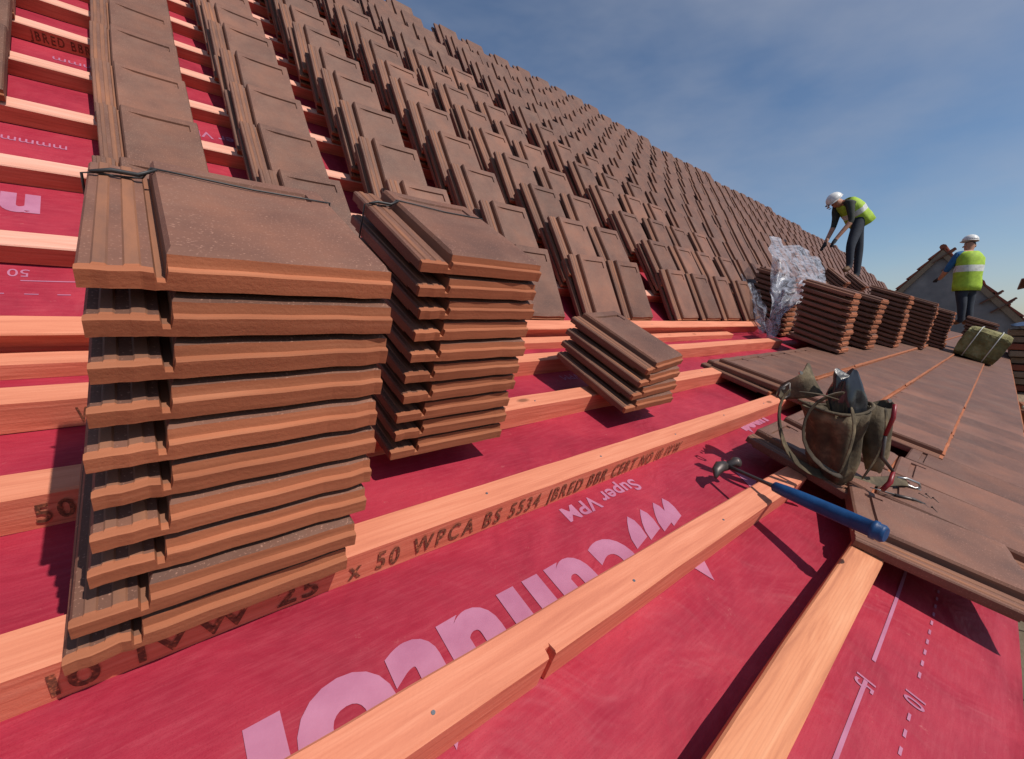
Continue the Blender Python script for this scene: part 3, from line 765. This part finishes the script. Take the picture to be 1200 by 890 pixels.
mb = MB(); mb.tube([L3(1008, 566, -.045), L3(1035, 574, -.05)], [.0022, .0045], seg=6, flatx=.4); mb.build('blade', ['steel'], t3)
tag(t3, 'small dark handled knife on the tiles below the pouch belt', 'knife')

# hammer: head towards the left, blue grip over the open end of the eaves course
A0 = PL(1.50, -1.235, .082); A1 = PL(1.405, -1.665, .205)
hm = empty('hammer', A0); ax = (A1-A0); ln = ax.length; axn = ax.normalized()
side = axn.cross(NL).normalized(); nrm = side.cross(axn)
def hp(t, s=0, n_=0): return axn*(t*ln)+side*s+nrm*n_
mb = MB(); mb.tube([hp(.02), hp(.15), hp(.32), hp(.40)], [.008, .0065, .0065, .009], seg=10); mb.build('shaft', ['dark_steel'], hm)
mb = MB(); mb.tube([hp(.36), hp(.37), hp(.44), hp(.60), hp(.80), hp(.93), hp(.935), hp(.955), hp(.96), hp(.985), hp(1.0)], [.010, .016, .019, .021, .022, .022, .026, .026, .023, .024, .019], seg=18)
mb.build('grip', ['blue'], hm)
mb = MB(); mb.tube([hp(.02, -.05, .012), hp(.015, -.036, .010), hp(.01, -.03, .008), hp(.0, .0, .0)], [.018, .020, .014, .013], seg=12)
mb.tube([hp(0, 0, 0), hp(-.005, .03, -.002), hp(.01, .055, -.012), hp(.04, .075, -.03)], [.013, .015, .012, .004], seg=8, flatx=1.4); mb.build('head', ['dark_steel'], hm)
tag(hm, 'hammer with a thick blue grip resting over the end of the eaves tiles', 'hammer')
# loose nails
for i in range(4):
    a = random.random()*3; c = PL(1.98+jit(.10), -1.76+jit(.05), .168)
    mb = MB(); d = (EX*math.cos(a)+VL*math.sin(a))*.028; mb.tube([Vector(), d*.9], .0013, seg=6); mb.tube([d*.9, d*.95], .0032, seg=8)
    o = mb.build('nail', ['dark_steel']); o.location = c; tag(o, 'small clout nail lying loose on the eaves tiles in front of the pouch', 'nail', 'loose nails')

# ------------------------------------------------------------------ people
def person(joints, bones, rads, mats, name='person'):
    """one continuous skinned body; bones: (a, b, material index)"""
    names = list(joints); idx = {n: i for i, n in enumerate(names)}
    base = joints['base']; names.remove('base'); idx = {n: i for i, n in enumerate(names)}
    me = bpy.data.meshes.new('body'); me.from_pydata([joints[n]-base for n in names], [(idx[a], idx[b]) for a, b, _ in bones], []); me.update()
    ob = bpy.data.objects.new('tmp', me); COL.objects.link(ob)
    sk = ob.modifiers.new('s', 'SKIN'); sk.use_smooth_shade = True
    if not me.skin_vertices: me.attributes.new('x', 'FLOAT', 'POINT')
    bm = bmesh.new(); bm.from_mesh(me); lay = bm.verts.layers.skin.verify(); bm.verts.ensure_lookup_table()
    for n in names:
        r_ = rads[n]; r_ = r_ if isinstance(r_, tuple) else (r_, r_); bm.verts[idx[n]][lay].radius = r_
        bm.verts[idx[n]][lay].use_root = (n == 'hip')
    bm.to_mesh(me); bm.free()
    sb = ob.modifiers.new('u', 'SUBSURF'); sb.levels = 2; sb.render_levels = 2
    dg = bpy.context.evaluated_depsgraph_get(); dg.update()
    m2 = bpy.data.meshes.new_from_object(ob.evaluated_get(dg)); bpy.data.objects.remove(ob)
    for q in mats: m2.materials.append(M[q])
    for p in m2.polygons:
        c = p.center; best = 9; bi = 0
        for a, b, mi in bones:
            A_, B_ = joints[a]-base, joints[b]-base; d = B_-A_; t = max(0, min(1, (c-A_).dot(d)/d.length_squared)); dd = (A_+d*t-c).length/((rads[a][0] if isinstance(rads[a], tuple) else rads[a])+.03)
            if dd < best: best = dd; bi = mi
        p.material_index = bi; p.use_smooth = True
    root = empty(name, base); link('body', m2, root); return root
def helmet(root, c, r, upv, fwd):
    mb = MB(); s_ = upv.cross(fwd).normalized(); f_ = s_.cross(upv).normalized(); vs = []
    seg, rg = 20, 7
    for k in range(rg):
        a = math.pi/2*k/(rg-1)
        for i in range(seg):
            b = 2*math.pi*i/seg; vs.append(c+(f_*math.cos(b)*1.15+s_*math.sin(b))*r*math.cos(a)*.99+upv*r*math.sin(a)*1.0)
    fs = [(k*seg+i, k*seg+(i+1) % seg, (k+1)*seg+(i+1) % seg, (k+1)*seg+i) for k in range(rg-1) for i in range(seg)]
    mb.add(vs, fs, 0, True)
    vs = []
    for k, e_ in enumerate((1.0, 1.0)):
        for i in range(seg):
            b = 2*math.pi*i/seg; ex = 1+.04*k+(.20*k if math.cos(b) > .5 else 0); vs.append(c+(f_*math.cos(b)*1.15+s_*math.sin(b))*r*ex-upv*.012*k)
    mb.add(vs, [(i, (i+1) % seg, seg+(i+1) % seg, seg+i) for i in range(seg)], 0, True)
    o = mb.build('hard_hat', ['white'], root); thick(o, .006)
def vest(root, rings, mats=('hivis', 'silver')):
    """rings: (centre, side vector, front vector)"""
    seg = 24; mb = MB(); vs = []; n = len(rings)
    for k, (c, s_, f_) in enumerate(rings):
        for i in range(seg):
            a = 2*math.pi*i/seg; wob = 1+.10*noise.noise(Vector((math.cos(a)*2, math.sin(a)*2, k*.9)))+.05*math.sin(a*9+k*1.7)*(k % 2)
            vs.append(c+(s_*math.cos(a)+f_*math.sin(a))*wob)
    for k in range(n-1):
        for i in range(seg): mb.f.append((k*seg+i, k*seg+(i+1) % seg, (k+1)*seg+(i+1) % seg, (k+1)*seg+i)); mb.mi.append(1 if k == n//2-1 else 0); mb.sm.append(True)
    mb.v = [tuple(v) for v in vs]
    o = mb.build('hi_vis_vest', list(mats), root); thick(o, .012)
def hand_chain(J, Rd, Bn, wrist, palm, fdir, sdir, nrm_, sc, mi, tagn):
    J[tagn+'palm'] = palm; Rd[tagn+'palm'] = (.042*sc, .02*sc); Bn.append((wrist, tagn+'palm', mi))
    for q in range(4):
        a = palm+fdir*.035*sc+sdir*(q-1.5)*.021*sc; b = a+fdir*(.042-.004*abs(q-1.3))*sc-nrm_*.008*sc; c = b+fdir*.028*sc-nrm_*.025*sc
        for k, p_ in enumerate((a, b, c)): J['%sf%d%d' % (tagn, q, k)] = p_; Rd['%sf%d%d' % (tagn, q, k)] = .0095*sc
        Bn += [(tagn+'palm', '%sf%d0' % (tagn, q), mi), ('%sf%d0' % (tagn, q), '%sf%d1' % (tagn, q), mi), ('%sf%d1' % (tagn, q), '%sf%d2' % (tagn, q), mi)]
    a = palm-fdir*.01*sc+sdir*.045*sc; b = a+(fdir*.7+sdir*.4)*.035*sc
    J[tagn+'t0'] = a; J[tagn+'t1'] = b; Rd[tagn+'t0'] = .012*sc; Rd[tagn+'t1'] = .010*sc
    Bn += [(tagn+'palm', tagn+'t0', mi), (tagn+'t0', tagn+'t1', mi)]
Zv = Vector((0, 0, 1))
# --- bending worker
ZB = 8.5; k1 = ZB/F_PX
def b1(px, py, d=0.0): return at(px, py, ZB)+HY*d
J = dict(base=b1(1000, 326), hip=b1(1008, 258), hl=b1(1002, 262, -.10), hr=b1(1009, 263, .10), kl=b1(989, 291, -.16), kr=b1(1013, 292, .14), al=b1(988, 315, -.16), ar=b1(1010.5, 322, .14),
         tl=b1(980, 319, -.18), tr=b1(1003, 327, .12), sp=b1(1003, 247), ch=b1(993, 240), nk=b1(986, 238), hd=b1(979, 237), hd2=b1(976, 240),
         sl=b1(988, 242, -.18), sr=b1(990, 242, .18), el=b1(988, 262, -.22), er=b1(984, 264, .16), wl=b1(975, 281, -.12), wr=b1(972, 283, .10))
Rd = dict(hip=(.19, .15), hl=(.125, .13), hr=(.125, .13), kl=.082, kr=.082, al=.058, ar=.058, tl=(.055, .045), tr=(.055, .045), sp=(.18, .14), ch=(.20, .15), nk=.075, hd=(.105, .115), hd2=(.085, .10),
          sl=.085, sr=.085, el=.052, er=.052, wl=.036, wr=.036)
Bn = [('hip', 'hl', 1), ('hip', 'hr', 1), ('hl', 'kl', 1), ('hr', 'kr', 1), ('kl', 'al', 1), ('kr', 'ar', 1), ('al', 'tl', 3), ('ar', 'tr', 3), ('hip', 'sp', 2), ('sp', 'ch', 2), ('ch', 'nk', 0), ('nk', 'hd', 0), ('hd', 'hd2', 0),
      ('ch', 'sl', 2), ('ch', 'sr', 2), ('sl', 'el', 2), ('sr', 'er', 2), ('el', 'wl', 0), ('er', 'wr', 0)]
dn = (-HX*.6-Zv*.8).normalized()
hand_chain(J, Rd, Bn, 'wl', b1(972, 286, -.11), dn, HY, -HX, 1.1, 4, 'L')
hand_chain(J, Rd, Bn, 'wr', b1(969, 288, .09), dn, -HY, -HX, 1.1, 4, 'R')
w1 = person(J, Bn, Rd, ['skin', 'trouser', 'dark_shirt', 'boot', 'glove'])
bb = J['base']; dirT = (J['ch']-J['hip']).normalized(); fr = dirT.cross(HY).normalized()
vest(w1, [(J['hip']-bb+dirT*t, HY*a, fr*b) for t, a, b in ((-.10, .23, .19), (.03, .235, .19), (.16, .235, .185), (.26, .24, .18), (.38, .235, .175), (.46, .19, .15), (.50, .12, .10))])
hu = (J['hd']-J['nk']).normalized(); hup = (hu*.75+Zv*.7).normalized()
helmet(w1, J['hd']-bb+hup*.035+Vector((0, 0, .02)), .135, hup, (-HX*.6-Zv*.5))
mb = MB()
fc = J['hd2']-bb; fd = (-Zv*.55-HX*.8).normalized()
mb.tube([fc+fd*.09, fc+fd*.135], [.022, .012], seg=8); mb.build('nose', ['skin'], w1)
for sgn in (-1, 1):
    mb = MB(); mb.tube([fc+HY*sgn*.04+fd*.085+hup*.04, fc+HY*sgn*.04+fd*.105+hup*.04], .012, seg=8); mb.build('eye', ['hair'], w1)
mb = MB(); mb.tube([fc+HY*-.03+fd*.095-hup*.04, fc+fd*.108-hup*.042, fc+HY*.03+fd*.095-hup*.04], .008, seg=6); mb.build('mouth', ['hair'], w1)
tag(w1, 'roofer in white hard hat and yellow vest bending down over the tiles', 'person')
# --- standing worker, seen from behind
ZS = 8.0
def b2(px, py, d=0.0): return at(px, py, ZS)+HY*d
J = dict(base=b2(1132, 380), hip=b2(1131.5, 338), hl=b2(1126, 340), hr=b2(1137, 340), kl=b2(1126, 358, -.02), kr=b2(1136.5, 358, .02), al=b2(1126, 376), ar=b2(1136, 376), tl=b2(1126, 379, .14), tr=b2(1137, 379, .14),
         sp=b2(1131, 324), ch=b2(1131.5, 305), nk=b2(1134, 295), hd=b2(1137, 288), hd2=b2(1137, 283), sl=b2(1122, 300), sr=b2(1142, 300), el=b2(1118, 315, .12), er=b2(1146, 316, .08), wl=b2(1122, 324, .32), wr=b2(1150, 327, .28))
Rd = dict(hip=(.16, .13), hl=(.10, .11), hr=(.10, .11), kl=.072, kr=.072, al=.052, ar=.052, tl=(.05, .04), tr=(.05, .04), sp=(.17, .12), ch=(.20, .13), nk=.06, hd=(.088, .10), hd2=(.09, .10), sl=.082, sr=.082, el=.052, er=.052, wl=.036, wr=.036)
Bn = [('hip', 'hl', 1), ('hip', 'hr', 1), ('hl', 'kl', 1), ('hr', 'kr', 1), ('kl', 'al', 1), ('kr', 'ar', 1), ('al', 'tl', 3), ('ar', 'tr', 3), ('hip', 'sp', 2), ('sp', 'ch', 2), ('ch', 'nk', 0), ('nk', 'hd', 0), ('hd', 'hd2', 5),
      ('ch', 'sl', 2), ('ch', 'sr', 2), ('sl', 'el', 2), ('sr', 'er', 2), ('el', 'wl', 0), ('er', 'wr', 0)]
fw2 = (HY*.8+HX*.3-Zv*.2).normalized()
hand_chain(J, Rd, Bn, 'wl', b2(1123, 325, .39), fw2, HX, Zv, 1.0, 4, 'L')
hand_chain(J, Rd, Bn, 'wr', b2(1152, 329, .34), fw2, -HX, Zv, 1.0, 4, 'R')
w2 = person(J, Bn, Rd, ['skin', 'trouser', 'blue_shirt', 'boot', 'glove', 'hair'])
bb = J['base']
vest(w2, [(J['hip']-bb+Zv*t+HX*.01, HX*a, HY*b) for t, a, b in ((-.05, .215, .16), (.05, .22, .165), (.20, .21, .16), (.30, .215, .16), (.42, .225, .16), (.55, .215, .145), (.64, .17, .11), (.68, .11, .08))])
helmet(w2, J['hd2']-bb+Zv*.01, .113, (Zv+HX*.1).normalized(), HY+HX*.4)
fc = J['hd']-bb; 
mb = MB(); mb.tube([fc+HY*.10, fc+HY*.135-Zv*.01], [.018, .012], seg=8); mb.build('nose', ['skin'], w2)
for sgn in (-1, 1):
    mb = MB(); mb.tube([fc+HX*sgn*.095-HY*.005+Zv*.02, fc+HX*sgn*.10-Zv*.03], [.014, .012], seg=8); mb.build('ear', ['skin'], w2)
tag(w2, 'roofer in yellow vest and blue sleeves standing with his back turned', 'person')

# ------------------------------------------------------------------ beyond the roof
def house_at(x0, x1, apy, apz, ly, lz, ry, rz, label, wallm='grey_wall'):
    t = empty('house', Vector((x0, apy, -6)))
    o0 = Vector((x0, apy, -6)); mb = MB()
    prism(mb, [(ly-apy, 0), (ly-apy, lz+6), (0, apz+6), (ry-apy, rz+6), (ry-apy, 0)], 0.12, x1-x0-.12); mb.build('wall', [wallm], t)
    for (yy, zz) in ((ly, lz), (ry, rz)):
        d = Vector((0, yy-apy, zz-apz)); d2_ = d*(1.12); n_ = Vector((0, -d.z, d.y)).normalized(); n_ = n_ if n_.z > 0 else -n_
        mb = MB(); nx = 14
        steps = 9
        for k in range(steps):          # courses stepped like lapped tiles
            a = d2_*(k/steps); b = d2_*((k+1.12)/steps)
            for e0, e1, th in ((0, x1-x0, .09),):
                vs = [Vector((e0, a.y, a.z+6+apz)), Vector((e1, a.y, a.z+6+apz)), Vector((e1, b.y, b.z+6+apz)), Vector((e0, b.y, b.z+6+apz))]
                tp = [v_+n_*(.03 if i < 2 else .10) for i, v_ in enumerate(vs)]
                mb.add(vs+tp, [(0, 3, 2, 1), (4, 5, 6, 7), (0, 1, 5, 4), (1, 2, 6, 5), (2, 3, 7, 6), (3, 0, 4, 7)])
        mb.build('roof', ['far_tile'], t)
    mb = MB(); mb.tube([Vector((0, 0, apz+6.08)), Vector((x1-x0, 0, apz+6.08))], .11, seg=8); mb.build('ridge', ['far_tile'], t)
    for sgn, (yy, zz) in ((1, (ly, lz)), (-1, (ry, rz))):
        d = Vector((0, yy-apy, zz-apz))*1.08; mb = MB()
        p0 = Vector((0.02, 0, apz+6-.02)); nrm_ = Vector((0, -d.z, d.y)).normalized(); nrm_ = nrm_ if nrm_.z > 0 else -nrm_
        mb.add([p0, p0+d, p0+d-nrm_*.2, p0-Vector((0, 0, .26)), p0+EX*.06, p0+d+EX*.06, p0+d-nrm_*.2+EX*.06, p0-Vector((0, 0, .26))+EX*.06], [(0, 1, 2, 3), (4, 7, 6, 5), (0, 4, 5, 1), (2, 6, 7, 3), (1, 5, 6, 2), (0, 3, 7, 4)])
        mb.build('bargeboard', ['board'], t)
    tag(t, label, 'house'); return t
house_at(24, 34, .07, 3.02, 2.4, .05, -2.9, -.55, 'grey rendered gable of the neighbouring house behind the workers')
house_at(42, 54, -7.5, 4.4, -2.9, 3.0, -14, 2.6, 'distant red tiled house at the right edge, past the gable', 'brick')
# slipped tiles and lead on top of the gable
for (dy, n) in ((-.25, 3), (-.55, 4), (-1.7, 2), (-2.0, 3)):
    for i in range(n):
        o = bpy.data.objects.new('roof_tile', TF[i % 2]); COL.objects.link(o)
        o.matrix_world = Matrix.Translation((23.95+.1*i, .07+dy-.05*i, 3.02+dy*1.15+.16+.07*i)) @ Matrix.Rotation(R(-40), 4, 'X') @ Matrix.Scale(1.5, 4)
        tag(o, 'loose dark tile heaped on the slope of the grey gable', 'roof tile', 'tiles heaped on the grey gable')
# scaffold along the eaves with heaped materials
sc = empty('scaffold', Vector((0, -2.6, -1.35)))
for k in range(5):
    mb = MB(); y0 = .52-.235*k; mb.box((-2, y0-.225, 0), (19, y0, .038)); mb.build('board', ['board'], sc)
for x_ in (-1.5, .9, 3.3, 5.7, 8.1, 10.5, 12.9, 15.3, 17.7):
    mb = MB(); mb.tube([(x_, -.66, -4.6), (x_, -.66, .9)], .024, seg=10); mb.build('standard', ['scaffold'], sc)
    mb = MB(); mb.tube([(x_, .56, -.06), (x_, -.75, -.06)], .024, seg=10); mb.build('transom', ['scaffold'], sc)
mb = MB(); mb.tube([(-2, -.7, .5), (19, -.7, .5)], .024, seg=10); mb.build('guard_rail', ['scaffold'], sc)
tag(sc, 'tubular scaffold with boarded deck running along the eaves', 'scaffold')
for i in range(9):
    mb = MB(); mb.box((0, 0, 0), (2.6+jit(.2), .95+jit(.05), .12), 0, bev=.01); o = mb.build('timber_board', ['board' if i % 3 else 'far_tile']); o.location = (13.4+jit(.10), -2.88+jit(.04), -1.28+i*.142)
    tag(o, '%s plank of the dark heap on the scaffold past the eaves' % ordn[i], 'board', 'planks heaped on the scaffold')
for i in range(7):
    mb = MB(); mb.box((0, 0, 0), (.44, .215, .20), 0, bev=.012); o = mb.build('concrete_block', ['block' if i % 2 else 'brick'])
    o.location = (8.9+(i % 3)*.48+jit(.04), -2.30-(i//3 % 2)*.24, -1.31+(i//3)*.205*(1 if i < 6 else 1)); o.rotation_euler = (0, 0, jit(.15))
    tag(o, 'block lying in the low heap on the scaffold boards near the eaves', 'block', 'blocks heaped on the scaffold')
mb = MB(); mb.grid(lambda a, b: Vector((a*2.9, b*1.1, .13*math.sin(a*3)*math.sin(b*3)+.03*noise.noise(Vector((a*6, b*6, 1))))), 22, 14); o = mb.build('tarpaulin', ['tarp']); thick(o, .006); o.location = (13.2, -2.98, .06)
tag(o, 'dark blue tarpaulin thrown over the heap of planks on the scaffold', 'tarpaulin')
# ground and sky line
mb = MB()
def gf(a, b):
    x_ = -400+a*1600; y_ = -900+b*1800; return Vector((x_, y_, -6+ (3.5*noise.noise(Vector((x_*.006, y_*.006, 0)))-1 if abs(x_)+abs(y_) > 150 else 0)))
mb.grid(gf, 60, 60); o = mb.build('ground', ['ground']); struct(o)
for o in list(COL.objects):
    if o.parent is None and o.get('category') and not o.get('kind'): o['kind'] = 'thing'
